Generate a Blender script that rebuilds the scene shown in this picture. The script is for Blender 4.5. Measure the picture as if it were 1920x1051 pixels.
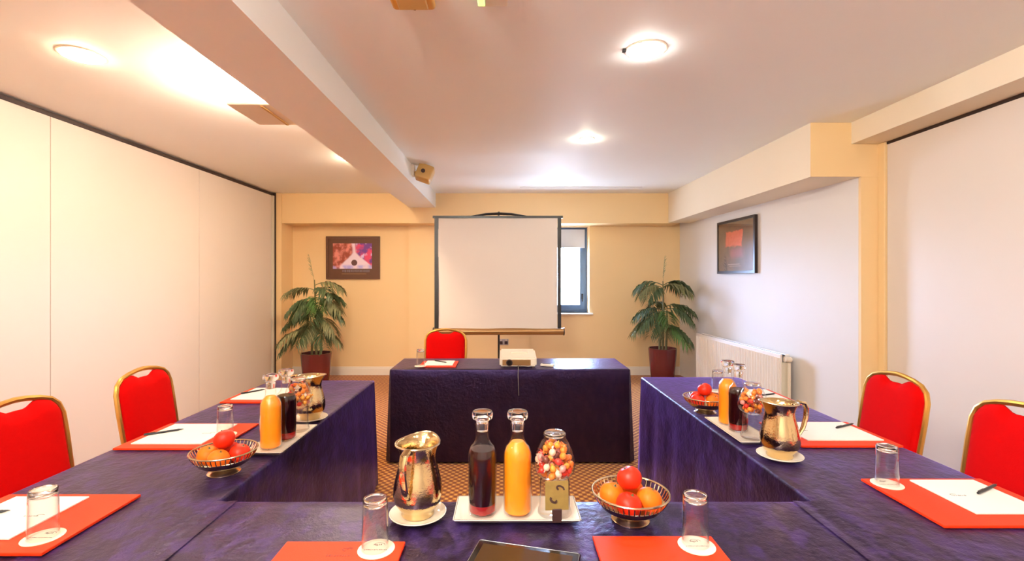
import bpy, bmesh, math, random
from mathutils import Vector, Matrix, noise as mnoise
PI = math.pi
C = bpy.context.scene.collection
for o in list(bpy.data.objects): bpy.data.objects.remove(o)

# ------------------------------------------------------------------ camera
CAM_Z = 1.454
cd = bpy.data.cameras.new('camera'); cam = bpy.data.objects.new('camera', cd); C.objects.link(cam)
cam.location = (0, 0, CAM_Z); cam.rotation_euler = (PI/2, 0, 0)
cd.sensor_width = 36; cd.lens = 36*900/1920; cd.clip_start = 0.05
cd.shift_x = 12/1920; cd.shift_y = -3.5/1920
bpy.context.scene.camera = cam
# ------------------------------------------------------------------ world, exposure
w = bpy.data.worlds.new('sky'); bpy.context.scene.world = w; w.use_nodes = True
bg = w.node_tree.nodes['Background']
bg.inputs[1].default_value = 70
_t = w.node_tree; _tc = _t.nodes.new('ShaderNodeTexCoord'); _sp = _t.nodes.new('ShaderNodeSeparateXYZ'); _mr = _t.nodes.new('ShaderNodeMapRange'); _mx = _t.nodes.new('ShaderNodeMix')
_mx.data_type = 'RGBA'; _mr.inputs[1].default_value = -.06; _mr.inputs[2].default_value = .06
_mx.inputs[6].default_value = (.20, .24, .30, 1)        # ground outside, below the horizon
_mx.inputs[7].default_value = (.42, .60, 1.0, 1)        # overcast blue sky
_t.links.new(_tc.outputs['Generated'], _sp.inputs[0]); _t.links.new(_sp.outputs[2], _mr.inputs[0]); _t.links.new(_mr.outputs[0], _mx.inputs[0]); _t.links.new(_mx.outputs[2], bg.inputs[0])
vs = bpy.context.scene.view_settings
vs.view_transform = 'Standard'; vs.look = 'None'; vs.gamma = 1; vs.use_curve_mapping = False
vs.exposure = 0.68
# window portal (only guides the sampling of the sky)
pl = bpy.data.lights.new('window_portal', 'AREA'); pl.shape = 'RECTANGLE'; pl.size = .92; pl.size_y = 1.3
pl.cycles.is_portal = True
po = bpy.data.objects.new('window_portal', pl); C.objects.link(po)
po.location = (.81, 7.62, 1.58); po.rotation_euler = (-PI/2, 0, 0)

LAMP = 420        # radiance of the big ceiling lamps
WARM = (1.0, 0.72, 0.47); NEUT = (1.0, 0.95, 0.88)

# ------------------------------------------------------------------ materials
def nt(name):
    m = bpy.data.materials.new(name); m.use_nodes = True
    t = m.node_tree; return m, t, t.nodes['Principled BSDF']
def setin(b, **k):
    names = dict(color='Base Color', rough='Roughness', metal='Metallic', spec='Specular IOR Level', trans='Transmission Weight',
                 ior='IOR', sheen='Sheen Weight', sheen_r='Sheen Roughness', sheen_t='Sheen Tint', coat='Coat Weight',
                 coat_r='Coat Roughness', emit='Emission Color', emit_s='Emission Strength', sss='Subsurface Weight', sss_r='Subsurface Radius', sss_s='Subsurface Scale')
    for a, v in k.items():
        if a in ('color', 'emit', 'sheen_t'): v = (*v[:3], 1)
        b.inputs[names[a]].default_value = v
def add_noise(t, b, color, amount, scale, bump=0, bscale=None, stretch=None, dist=.01):
    tc = t.nodes.new('ShaderNodeTexCoord'); src = tc.outputs['Object']
    if stretch:
        mp = t.nodes.new('ShaderNodeMapping'); mp.inputs['Scale'].default_value = stretch
        t.links.new(src, mp.inputs[0]); src = mp.outputs[0]
    if amount:
        n = t.nodes.new('ShaderNodeTexNoise'); n.inputs['Scale'].default_value = scale; n.inputs['Detail'].default_value = 4
        t.links.new(src, n.inputs['Vector'])
        r = t.nodes.new('ShaderNodeMapRange'); r.inputs['To Min'].default_value = 1-amount; r.inputs['To Max'].default_value = 1+amount
        t.links.new(n.outputs['Fac'], r.inputs[0])
        mx = t.nodes.new('ShaderNodeVectorMath'); mx.operation = 'SCALE'; mx.inputs[0].default_value = color[:3]
        t.links.new(r.outputs[0], mx.inputs['Scale']); t.links.new(mx.outputs[0], b.inputs['Base Color'])
    if bump:
        n2 = t.nodes.new('ShaderNodeTexNoise'); n2.inputs['Scale'].default_value = bscale or scale; n2.inputs['Detail'].default_value = 3
        t.links.new(src, n2.inputs['Vector'])
        bp = t.nodes.new('ShaderNodeBump'); bp.inputs['Strength'].default_value = bump; bp.inputs['Distance'].default_value = dist
        t.links.new(n2.outputs['Fac'], bp.inputs['Height']); t.links.new(bp.outputs[0], b.inputs['Normal'])
def mat(name, color, rough=.5, amount=.04, scale=6, bump=0, bscale=None, stretch=None, dist=.01, **k):
    m, t, b = nt(name); setin(b, color=color, rough=rough, **k)
    add_noise(t, b, color, amount, scale, bump, bscale, stretch, dist); return m
def emat(name, color, s):
    m, t, b = nt(name); setin(b, color=(.8, .8, .8), emit=color, emit_s=s); return m
def thin_glass(name, tint=(.97, .98, .97), rough=.03, boost=1.0):
    m = bpy.data.materials.new(name); m.use_nodes = True; t = m.node_tree; t.nodes.clear()
    out = t.nodes.new('ShaderNodeOutputMaterial'); mx = t.nodes.new('ShaderNodeMixShader')
    tr = t.nodes.new('ShaderNodeBsdfTransparent'); tr.inputs[0].default_value = (*tint, 1)
    gl = t.nodes.new('ShaderNodeBsdfGlossy'); gl.inputs['Roughness'].default_value = rough
    lw = t.nodes.new('ShaderNodeLayerWeight'); lw.inputs['Blend'].default_value = .5
    pw = t.nodes.new('ShaderNodeMath'); pw.operation = 'POWER'; pw.inputs[1].default_value = 3.0; t.links.new(lw.outputs['Facing'], pw.inputs[0])
    ml = t.nodes.new('ShaderNodeMath'); ml.operation = 'MULTIPLY_ADD'; ml.inputs[1].default_value = .8*boost; ml.inputs[2].default_value = .03*boost; ml.use_clamp = True
    t.links.new(pw.outputs[0], ml.inputs[0]); t.links.new(ml.outputs[0], mx.inputs[0])
    t.links.new(tr.outputs[0], mx.inputs[1]); t.links.new(gl.outputs[0], mx.inputs[2]); t.links.new(mx.outputs[0], out.inputs[0])
    return m
def solid_glass(name):
    m, t, b = nt(name); setin(b, color=(1, .99, .98), rough=.04, trans=1.0, ior=1.46); return m
class NX:                       # tiny node-expression helper
    def __init__(s, t): s.t = t
    def _in(s, sock, v):
        if hasattr(v, 'is_output') or isinstance(v, bpy.types.NodeSocket): s.t.links.new(v, sock)
        else: sock.default_value = v
    def m(s, op, a, b=0.0, c=None, clamp=False):
        n = s.t.nodes.new('ShaderNodeMath'); n.operation = op; n.use_clamp = clamp
        s._in(n.inputs[0], a); s._in(n.inputs[1], b)
        if c is not None: s._in(n.inputs[2], c)
        return n.outputs[0]
    def xyz(s, kind='Object'):
        tc = s.t.nodes.new('ShaderNodeTexCoord'); sp = s.t.nodes.new('ShaderNodeSeparateXYZ')
        s.t.links.new(tc.outputs[kind], sp.inputs[0]); return sp.outputs
    def noise(s, scale, detail=3, stretch=None):
        tc = s.t.nodes.new('ShaderNodeTexCoord'); src = tc.outputs['Object']
        if stretch:
            mp = s.t.nodes.new('ShaderNodeMapping'); mp.inputs['Scale'].default_value = stretch; s.t.links.new(src, mp.inputs[0]); src = mp.outputs[0]
        n = s.t.nodes.new('ShaderNodeTexNoise'); n.inputs['Scale'].default_value = scale; n.inputs['Detail'].default_value = detail
        s.t.links.new(src, n.inputs['Vector']); return n.outputs['Fac']
    def smooth(s, v, a, b):     # smoothstep a->b
        n = s.t.nodes.new('ShaderNodeMapRange'); n.interpolation_type = 'SMOOTHSTEP'
        s._in(n.inputs[0], v); n.inputs[1].default_value = a; n.inputs[2].default_value = b; return n.outputs[0]
    def mix(s, f, a, b):
        n = s.t.nodes.new('ShaderNodeMix'); n.data_type = 'RGBA'
        s._in(n.inputs[0], f)
        for i, v in ((6, a), (7, b)):
            if isinstance(v, bpy.types.NodeSocket): s.t.links.new(v, n.inputs[i])
            else: n.inputs[i].default_value = (*v, 1)
        return n.outputs[2]

M = {}
M['cream'] = mat('cream_paint', (.88, .63, .32), .6, .02, 3, .03, 180)
M['white_wall'] = mat('offwhite_paint', (.76, .715, .67), .55, .015, 3, .03, 180)
M['partition'] = mat('partition_laminate', (.77, .69, .62), .45, .012, 2)
M['ceil'] = mat('ceiling_paint', (.92, .93, .91), .6, .015, 2)
M['soffit'] = mat('soffit_paint', (.86, .75, .58), .6, .015, 2)
M['base'] = mat('gloss_white_trim', (.86, .78, .66), .35, .01, 5)
M['darkline'] = mat('dark_track', (.03, .015, .012), .5)
M['jamb'] = mat('jamb_paint', (.72, .66, .52), .45)
M['winframe'] = mat('blue_grey_frame', (.10, .17, .30), .35)
M['glass'] = thin_glass('clear_glass', (.985, .985, .98), .02, 1.0)
M['tumbler'] = thin_glass('tumbler_glass', (.97, .965, .96), .05, 1.5)
M['solidglass'] = solid_glass('solid_clear_glass')
M['pane'] = thin_glass('window_pane', (.98, .99, 1), .01)
M['blind'] = mat('blind_fabric', (.62, .66, .78), .8)
M['cloth'] = None
M['black'] = mat('black_metal', (.012, .010, .009), .35)
M['gold'] = mat('gold_lacquered_tube', (.72, .42, .10), .3, .03, 8, metal=.85)
M['red'] = mat('red_velour', (.56, .001, .001), .9, .06, 40, .08, 300, spec=.08, sheen=.05, sheen_t=(1, .1, .05))
M['folder'] = mat('red_leatherette', (.78, .038, .004), .45, .03, 30, .05, 250, spec=.25)
M['paper'] = mat('white_paper', (.86, .82, .76), .7, .01)
M['pen'] = mat('black_pen_plastic', (.012, .012, .014), .3)
M['china'] = mat('white_china', (.88, .80, .66), .18, .01, coat=.5)
M['coaster'] = mat('paper_coaster', (.84, .76, .62), .8, .01)
M['ink'] = mat('grey_print', (.22, .19, .16), .7)
M['redink'] = mat('dark_red_print', (.25, .03, .015), .6)
M['steel'] = mat('polished_steel', (.70, .53, .28), .12, .05, 30, .22, 130, dist=.004, metal=1)  # golden tint stands in for warm surroundings reflected in the steel
M['silver'] = mat('silver_plate', (.62, .50, .33), .2, .05, 30, metal=1)
M['juice'] = mat('orange_juice', (.92, .28, .004), .4, .03, 10, sss=.15, sss_r=(.05, .02, .005))
M['cordial'] = mat('dark_red_cordial', (.016, .0015, .002), .15, .1, 8)
M['cordial_low'] = mat('ruby_cordial', (.26, .006, .006), .15, .1, 8)
M['pot'] = mat('maroon_glazed_pot', (.12, .012, .014), .22, .06, 5, coat=.4)
M['soil'] = mat('dark_soil', (.03, .02, .012), .9, .3, 60, .5, 60)
M['stem'] = mat('palm_stem', (.20, .16, .06), .7, .2, 30)
M['frond_a'] = mat('palm_leaf_green', (.075, .115, .045), .45, .5, 18)
M['frond_b'] = mat('palm_leaf_olive', (.20, .20, .085), .5, .5, 18)
M['frond_c'] = mat('palm_leaf_bright', (.10, .20, .05), .45, .4, 18)
M['wood'] = mat('brown_picture_frame', (.11, .038, .012), .4, .1, 20, stretch=(1, 8, 8))
M['darkwood'] = mat('dark_picture_frame', (.022, .010, .008), .3, .1, 20)
M['screen'] = mat('matte_screen_fabric', (.76, .69, .63), .85, .01, 2)
M['case'] = mat('bronze_case', (.36, .19, .07), .35, .05, 8, metal=.5)
M['radiator'] = mat('white_radiator_enamel', (.86, .80, .74), .35, .01)
M['plastic'] = mat('cream_plastic', (.82, .72, .58), .4, .02)
M['beige'] = mat('beige_plastic', (.62, .38, .12), .4, .03)
M['amber'] = mat('amber_plastic', (.72, .34, .03), .4, .03)
M['vent_dark'] = mat('dark_slot', (.05, .04, .05), .8)
M['plate_metal'] = mat('brushed_socket_plate', (.50, .46, .44), .35, .03, metal=.5)
M['lens_glass'] = mat('projector_lens', (.02, .015, .012), .05)
M['screenblack'] = mat('tablet_glass', (.045, .020, .005), .4, spec=.15)
M['tabletbody'] = mat('tablet_bezel', (.006, .004, .004), .25)
M['foot'] = mat('table_leg_steel', (.25, .25, .25), .4, metal=.8)
M['tabletop'] = mat('plywood', (.45, .30, .16), .6)
M['refraction_card'] = mat('refraction_card', (.30, .20, .05), .45, .25, 40, metal=.3)
M['cordgrey'] = mat('grey_cord', (.10, .08, .075), .5)
M['brown'] = mat('dark_brown', (.04, .012, .008), .5)

def cloth_mat(name='aubergine_tablecloth', c0=(.010, .004, .010), c1=(.030, .014, .075), lum=1.0):
    m, t, b = nt(name); X = NX(t)
    col = X.mix(X.smooth(X.noise(26, 5, (1, .6, .5)), .42, .68), c0, c1)
    t.links.new(col, b.inputs['Base Color'])
    setin(b, rough=.34, spec=.6, sheen=.6*lum, sheen_r=.26, sheen_t=(.40, .20, 1.0)); b.inputs['Specular Tint'].default_value = (.44, .31, 1.0, 1)
    n1 = X.noise(220, 2, (1, 1, .3)); n2 = X.noise(9, 3, (1, .7, 1)); n3 = X.noise(45, 3)
    h = X.m('ADD', X.m('MULTIPLY', n1, .10), X.m('ADD', X.m('MULTIPLY', n2, .9), X.m('MULTIPLY', n3, .4)))
    bp = t.nodes.new('ShaderNodeBump'); bp.inputs['Strength'].default_value = .5; bp.inputs['Distance'].default_value = .012
    t.links.new(h, bp.inputs['Height']); t.links.new(bp.outputs[0], b.inputs['Normal'])
    return m
M['cloth'] = cloth_mat()
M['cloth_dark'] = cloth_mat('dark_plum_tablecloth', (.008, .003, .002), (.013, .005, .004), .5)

def carpet_mat():
    m, t, b = nt('patterned_carpet'); X = NX(t); s = X.xyz()
    k = 2*PI/.056
    cu = X.m('COSINE', X.m('MULTIPLY', s[0], k)); cv = X.m('COSINE', X.m('MULTIPLY', s[1], k*.9))
    p = X.m('MULTIPLY', cu, cv)                        # staggered dots
    dots = X.smooth(p, .12, .55); fleck = X.noise(160, 2); rings = X.smooth(p, -.6, -.1)
    c0 = X.mix(X.noise(5, 3), (.30, .085, .012), (.42, .13, .018))
    c1 = X.mix(rings, (.17, .035, .010), c0)
    c2 = X.mix(X.m('MULTIPLY', dots, X.smooth(fleck, .3, .6)), c1, (.80, .44, .10))
    t.links.new(c2, b.inputs['Base Color']); setin(b, rough=.95, spec=.15, sheen=.15)
    bp = t.nodes.new('ShaderNodeBump'); bp.inputs['Strength'].default_value = .4; bp.inputs['Distance'].default_value = .004
    t.links.new(X.noise(350, 2), bp.inputs['Height']); t.links.new(bp.outputs[0], b.inputs['Normal'])
    return m
M['carpet'] = carpet_mat()

# ------------------------------------------------------------------ mesh helpers
def bx(bm, x0, x1, y0, y1, z0, z1):
    v = [bm.verts.new(p) for p in ((x0,y0,z0),(x1,y0,z0),(x1,y1,z0),(x0,y1,z0),(x0,y0,z1),(x1,y0,z1),(x1,y1,z1),(x0,y1,z1))]
    for f in ((3,2,1,0),(4,5,6,7),(0,1,5,4),(1,2,6,5),(2,3,7,6),(3,0,4,7)): bm.faces.new([v[i] for i in f])
    return v
def rbox(x0, x1, y0, y1, z0, z1, r=.004, seg=2):
    bm = bmesh.new(); bx(bm, x0, x1, y0, y1, z0, z1)
    bmesh.ops.bevel(bm, geom=bm.edges[:], offset=r, segments=seg, affect='EDGES', profile=.5); return bm
def prism(bm, poly, z0, z1):
    n = len(poly)
    a = [bm.verts.new((x, y, z0)) for x, y in poly]; b = [bm.verts.new((x, y, z1)) for x, y in poly]
    bm.faces.new(a[::-1]); bm.faces.new(b)
    for i in range(n): j = (i+1) % n; bm.faces.new((a[i], a[j], b[j], b[i]))
def lathe(bm, prof, n=32, cx=0, cy=0, shape=None):
    rings = []
    for r, z in prof:
        if r < 1e-5: rings.append([bm.verts.new((cx, cy, z))]); continue
        ring = []
        for i in range(n):
            a = 2*PI*i/n; x, y, zz = cx+r*math.cos(a), cy+r*math.sin(a), z
            if shape: x, y, zz = shape(x, y, z, a)
            ring.append(bm.verts.new((x, y, zz)))
        rings.append(ring)
    for A, B in zip(rings, rings[1:]):
        if len(A) == 1 and len(B) == 1: continue
        for i in range(n):
            j = (i+1) % n
            if len(A) == 1: bm.faces.new((A[0], B[j], B[i]))
            elif len(B) == 1: bm.faces.new((A[i], A[j], B[0]))
            else: bm.faces.new((A[i], A[j], B[j], B[i]))
def tube(bm, pts, r, n=8, flat=1.0, up=None, caps=True):
    pts = [Vector(p) for p in pts]; rings = []
    rr = r if isinstance(r, (list, tuple)) else [r]*len(pts)
    prev = None
    for i, p in enumerate(pts):
        d = (pts[min(i+1, len(pts)-1)]-pts[max(i-1, 0)]).normalized()
        if prev is None:
            u = Vector(up) if up else (Vector((0,0,1)) if abs(d.z) < .9 else Vector((0,1,0)))
            s = d.cross(u).normalized()
        else:
            s = (prev - d*prev.dot(d)).normalized()
        prev = s; q = s.cross(d)
        rings.append([bm.verts.new(p + (s*math.cos(2*PI*k/n) + q*math.sin(2*PI*k/n)*flat)*rr[i]) for k in range(n)])
    for A, B in zip(rings, rings[1:]):
        for k in range(n): bm.faces.new((A[k], A[(k+1)%n], B[(k+1)%n], B[k]))
    if caps: bm.faces.new(rings[0][::-1]); bm.faces.new(rings[-1])
def sphere(bm, c, r, n=16, m=10, sq=(1,1,1)):
    r0 = len(bm.verts)
    b2 = bmesh.ops.create_uvsphere(bm, u_segments=n, v_segments=m, radius=r)
    for v in b2['verts']: v.co = Vector((v.co.x*sq[0], v.co.y*sq[1], v.co.z*sq[2])) + Vector(c)
def obj(name, bm, m, parent=None, smooth=False, loc=None):
    if isinstance(bm, bmesh.types.BMesh):
        bmesh.ops.recalc_face_normals(bm, faces=bm.faces[:])
        me = bpy.data.meshes.new(name); bm.to_mesh(me); bm.free()
        me.materials.append(M[m] if isinstance(m, str) else m)
        if smooth:
            for p in me.polygons: p.use_smooth = True
            if smooth != 'full':
                me.set_sharp_from_angle(angle=math.radians(40))
    else: me = bm
    o = bpy.data.objects.new(name, me); C.objects.link(o); o.parent = parent
    if loc: o.location = loc
    return o
def tag(o, label, cat=None, group=None, kind=None):
    o['label'] = label
    if cat: o['category'] = cat
    if group: o['group'] = group
    if kind: o['kind'] = kind
    return o
def thing(name, label, cat, loc=(0,0,0), rz=0, group=None):
    o = bpy.data.objects.new(name, None); C.objects.link(o); o.empty_display_size = .05
    o.location = loc; o.rotation_euler = (0, 0, rz)
    return tag(o, label, cat, group)
def dup(root, label, loc, rz=0, group=None):
    def rec(o, par):
        c = o.copy(); C.objects.link(c); c.parent = par
        for ch in o.children: rec(ch, c)
        return c
    r = rec(root, None); r.location = loc; r.rotation_euler = (0, 0, rz); r['label'] = label
    if group: r['group'] = group
    return r
def struct(name, bm, m, label, smooth=False):
    o = obj(name, bm, m, smooth=smooth); return tag(o, label, 'room', kind='structure')
def B(*a):
    bm = bmesh.new(); bx(bm, *a); return bm

# ================================================================== the room
ZC = 2.68; YB = 7.25; YN = -2.4; YF = 6.9; ZB = 2.25
bm = B(-3.5, 3.3, YN-.1, 7.6, -.06, 0); struct('floor', bm, 'carpet', 'orange brown carpet with rows of pale yellow dots')
bm = B(-3.5, 3.3, YN-.1, 7.6, ZC, ZC+.08); struct('ceiling', bm, 'ceil', 'smooth cream painted ceiling')
# back wall with the window opening
WX0, WX1, WZ0, WZ1 = .36, 1.265, .935, 2.245
bm = bmesh.new()
bx(bm, -3.5, WX0, YB, 7.6, 0, ZC); bx(bm, WX1, 3.3, YB, 7.6, 0, ZC)
bx(bm, WX0, WX1, YB, 7.6, 0, WZ0); bx(bm, WX0, WX1, YB, 7.6, WZ1, ZC)
struct('wall_back', bm, 'cream', 'cream back wall behind the projection screen')
bm = B(-1.45, WX0-.0, YB-.05, YB+.01, 0, ZB); struct('wall_pier', bm, 'cream', 'shallow cream pier projecting from the back wall')
# left: folding partition in panels under a dark ceiling track
wl = struct('wall_left', B(-3.5, -3.37, YN, 7.6, 0, ZC), 'jamb', 'tall cream folding partition along the left side')
for y0, y1 in ((YN, -.1), (-.095, 1.1), (1.105, 2.3), (2.305, 3.5), (3.505, 5.2), (5.205, 6.80)):
    obj('panel', rbox(-3.37, -3.32, y0, y1, .01, ZC-.045, .0015, 1), 'partition', wl)
obj('track', B(-3.37, -3.318, YN, 6.85, ZC-.043, ZC-.012), 'darkline', wl)
obj('end_strip', rbox(-3.37, -3.30, 6.815, 6.855, 0, ZC-.045, .003, 1), 'jamb', wl)
obj('edge_gap', B(-3.37, -3.29, 6.857, 6.885, 0, ZC), 'darkline', wl)
struct('wall_recess', B(-3.5, -3.215, 6.885, YB, 0, ZC), 'cream', 'narrow cream return wall beside the left palm')
# right: white wall, its end column and the second folding partition
XR0, XR1, YE = 2.63, 2.80, 3.78
bm = bmesh.new(); prism(bm, [(XR0, YB), (XR1, YE+.03), (3.3, YE+.03), (3.3, YB)], 0, ZC)
struct('wall_right', bm, 'white_wall', 'off-white right wall above the radiator')
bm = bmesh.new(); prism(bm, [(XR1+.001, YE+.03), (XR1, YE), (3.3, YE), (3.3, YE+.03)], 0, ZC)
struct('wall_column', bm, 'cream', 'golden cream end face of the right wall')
wr = struct('wall_partition', B(3.0, 3.3, YN, YE, 0, ZC), 'jamb', 'cream folding partition on the right behind the red chairs')
for y0, y1 in ((YN, -.1), (-.095, 1.1), (1.105, 2.4), (2.405, YE-.07)):
    obj('panel', rbox(2.95, 3.0, y0, y1, .01, 2.49, .0015, 1), 'partition', wr)
obj('track', B(2.948, 3.0, YN, YE-.06, 2.492, 2.512), 'darkline', wr)
obj('end_strip', rbox(2.93, 3.0, YE-.067, YE-.002, 0, 2.512, .003, 1), 'cream', wr)
struct('wall_near', B(-3.5, 3.3, YN-.1, YN, 0, ZC), 'white_wall', 'plain wall behind the camera')
# bulkheads and beam
struct('trim_1', B(-3.215, 2.5, YF, YB, ZB, ZC), 'cream', 'cream bulkhead across the top of the back wall')
bm = bmesh.new(); prism(bm, [(2.34, YF+.01), (2.40, YE), (3.3, YE), (3.3, YF+.01)], ZB+.005, ZC)
struct('trim_2', bm, 'soffit', 'boxed soffit along the top of the right wall')
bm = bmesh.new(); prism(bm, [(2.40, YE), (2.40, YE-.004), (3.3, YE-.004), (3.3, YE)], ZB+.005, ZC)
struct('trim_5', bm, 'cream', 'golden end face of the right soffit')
struct('trim_3', B(2.72, 3.3, YN, YE-.004, 2.512, ZC), 'soffit', 'boxed soffit over the right folding partition')
struct('trim_4', B(-1.385, -1.005, YN, YF, 2.474, ZC), 'ceil', 'long boxed ceiling beam running towards the screen')
# skirting
bm = bmesh.new()
for (x0, x1, y0) in ((-3.215, -1.45, YB), (-1.45, .36, YB-.05), (.36, 2.63, YB)):
    bx(bm, x0, x1, y0-.018, y0, 0, .105); bx(bm, x0, x1, y0-.010, y0, .105, .128)
struct('baseboard_back', bm, 'base', 'pale skirting board along the back wall')
# window
wn = struct('window_1', B(WX0, WX1, 7.49, 7.55, WZ0, WZ0+.02), 'winframe', 'blue grey framed window half hidden behind the screen')
def frame(bm, x0, x1, z0, z1, y0, y1, t):
    bx(bm, x0, x0+t, y0, y1, z0, z1); bx(bm, x1-t, x1, y0, y1, z0, z1)
    bx(bm, x0+t, x1-t, y0, y1, z0, z0+t); bx(bm, x0+t, x1-t, y0, y1, z1-t, z1)
bm = bmesh.new(); frame(bm, WX0, WX1, WZ0, WZ1, 7.47, 7.56, .035); obj('window_frame', bm, 'winframe', wn)
bm = bmesh.new(); frame(bm, WX0+.037, WX1-.037, WZ0+.037, WZ1-.037, 7.455, 7.53, .075); obj('sash', bm, 'winframe', wn)
obj('pane', B(WX0+.1, WX1-.1, 7.50, 7.504, WZ0+.1, WZ1-.1), 'pane', wn)
bm = bmesh.new(); bx(bm, 1.175, 1.20, 7.43, 7.455, 1.14, 1.22); bx(bm, 1.18, 1.195, 7.415, 7.43, 1.10, 1.20); obj('handle', bm, 'black', wn)
obj('blind', B(WX0+.04, WX1-.04, 7.435, 7.44, 1.945, WZ1-.03), 'blind', wn)
obj('blind_bar', B(WX0+.04, WX1-.04, 7.428, 7.446, 1.93, 1.948), 'blind', wn)
obj('sill', rbox(WX0-.03, WX1+.05, 7.20, 7.47, WZ0-.028, WZ0, .004, 1), 'base', wn)
# long ceiling air slot
sl = thing('ceiling_vent', 'long thin slot air vent in the ceiling above the screen', 'vent', (1.01, 6.42, ZC))
obj('slot', B(-.82, .82, -.012, .012, -.004, .002), 'vent_dark', sl)
bm = bmesh.new(); bx(bm, -.84, .84, .012, .03, -.006, .001); bx(bm, -.84, .84, -.03, -.012, -.006, .001); obj('flange', bm, 'ceil', sl)

# ------------------------------------------------------------------ ceiling lamps
def downlight(x, y, r, color, s, label):
    t = thing('ceiling_downlight', label, 'lamp', (x, y, ZC), 0, 'round ceiling downlights')
    bm = bmesh.new(); lathe(bm, [(r*1.0, 0), (r*1.12, 0), (r*1.12, -.003), (r*1.05, -.006), (r*.99, -.006), (r*.99, 0)], 40); obj('trim_ring', bm, 'plastic', t, True)
    bm = bmesh.new(); lathe(bm, [(r*.99, -.003), (r*.94, -.012), (r*.7, -.020), (r*.35, -.024), (0, -.025)], 32)
    obj('lens', bm, emat('lamp_glow', color, s), t, 'full')
    return t
d1 = downlight(-2.32, 2.63, .10, WARM, LAMP*.2, 'large round ceiling downlight over the left folding partition')
d2 = downlight(.752, 2.57, .098, NEUT, LAMP*.2, 'large round ceiling downlight right of centre with a dark clip')
bm = bmesh.new(); bx(bm, -.125, -.108, -.012, .012, -.012, 0); obj('clip', bm, 'black', d2)
d3 = downlight(.712, 4.215, .062, (1, .93, .70), LAMP*.35, 'small round ceiling downlight halfway to the screen')
d4 = downlight(.67, 5.81, .038, (1, .97, .92), LAMP*.3, 'tiny ceiling spotlight nearest the screen')
d5 = downlight(.752, .6, .098, NEUT, LAMP*.12, 'large round ceiling downlight above the near table, out of view')
d6 = downlight(-2.32, .6, .098, WARM, LAMP*.2, 'added large round ceiling downlight above the left table end, out of view')  # unseen downlight, added for more light on the left
d7 = downlight(-1.53, 4.9, .05, (1, .80, .56), LAMP*2.6, 'small ceiling downlight tucked behind the beam on the left')
# uplighter on the left flank of the beam, then unseen ones added for the ceiling
def uplighter(loc, rz, label, strength, col=(1, .96, .88)):
    up = thing('beam_uplighter', label, 'lamp', loc, rz, 'box uplighters on the ceiling beam')
    obj('tray', rbox(-.295, -.02, -.19, .19, 0, .02, .004, 1), 'plastic', up)
    obj('bracket', B(-.03, .0, -.10, .10, .0, .10), 'plastic', up)
    obj('lip', B(-.10, -.085, -.175, .175, -.008, 0), 'beige', up)
    bm = bmesh.new()
    a = [bm.verts.new(p) for p in ((-.28,-.17,.021), (-.04,-.17,.021), (-.04,.17,.021), (-.28,.17,.021))]
    b = [bm.verts.new(p) for p in ((-.31,-.20,.11), (-.02,-.20,.11), (-.02,.20,.11), (-.31,.20,.11))]
    bm.faces.new(b)
    for i in range(4): bm.faces.new((a[i], a[(i+1)%4], b[(i+1)%4], b[i]))
    obj('diffuser', bm, emat('uplight_glow', col, strength), up)
uplighter((-1.385, 3.08, 2.50), 0, 'glowing box uplighter fixed to the left flank of the ceiling beam', 88, (1, .76, .58))
uplighter((-1.385, .3, 2.50), 0, 'added unseen box uplighter on the left beam flank nearer than the picture shows', 35, (1, .74, .52))  # unseen, added to brighten the left ceiling
uplighter((-1.005, -1.0, 2.50), PI, 'added unseen box uplighter on the right beam flank behind the viewpoint', 400)  # added out of view to lift the ceiling right of the beam
uplighter((-1.005, .35, 2.50), PI, 'added unseen box uplighter on the right beam flank above the viewpoint', 160)  # another unseen lamp added for ceiling brightness
# cream box fixture on the beam's right flank, brown shade put into its colour
f = thing('beam_speaker', 'cream box fixture coloured brown for its shade, tilted on a bracket on the right flank of the beam', 'speaker', (-1.005, 5.15, 2.60))
obj('bracket', rbox(0, .03, -.05, .05, -.05, .07, .004, 1), 'plastic', f)
bm = bmesh.new(); tube(bm, [(.02, 0, -.01), (.08, .0, -.01)], .014); obj('arm', bm, 'beige', f, True)
bm = rbox(-.085, .085, -.07, .07, -.085, .085, .02, 3); bmesh.ops.transform(bm, matrix=Matrix.Translation((.135, .02, -.015)) @ Matrix.Rotation(.35, 4, 'Y') @ Matrix.Rotation(-.25, 4, 'X'), verts=bm.verts[:])
sp = obj('housing', bm, 'beige', f, True)
bm = bmesh.new(); lathe(bm, [(0, 0), (.022, 0), (.022, .008), (0, .010)], 16); bmesh.ops.transform(bm, matrix=Matrix.Translation((.13, -.058, .0)) @ Matrix.Rotation(PI/2+.25, 4, 'X'), verts=bm.verts[:]); obj('knob', bm, 'brown', f, True)
# amber box and exit box at the top of the view
f = thing('ceiling_sensor_box', 'amber rounded box on the ceiling with a small dark catch', 'sensor', (-.405, 2.05, ZC))
obj('body', rbox(-.095, .095, -.09, .09, -.035, 0, .016, 3), 'amber', f, True)
obj('cover', rbox(-.065, .065, -.07, .072, -.041, -.030, .004, 1), 'beige', f)
obj('catch', rbox(-.006, .006, .078, .094, -.03, -.015, .002, 1), 'brown', f)
f = thing('exit_light_box', 'white ceiling box with a green lit corner', 'sign', (-.055, 2.02, ZC))
obj('body', rbox(-.06, .065, -.10, .095, -.03, 0, .006, 2), 'plastic', f)
obj('green_panel', rbox(-.066, -.035, -.09, .085, -.034, -.004, .003, 1), emat('green_sign_glow', (.35, .9, .12), 1.1), f)

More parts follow.
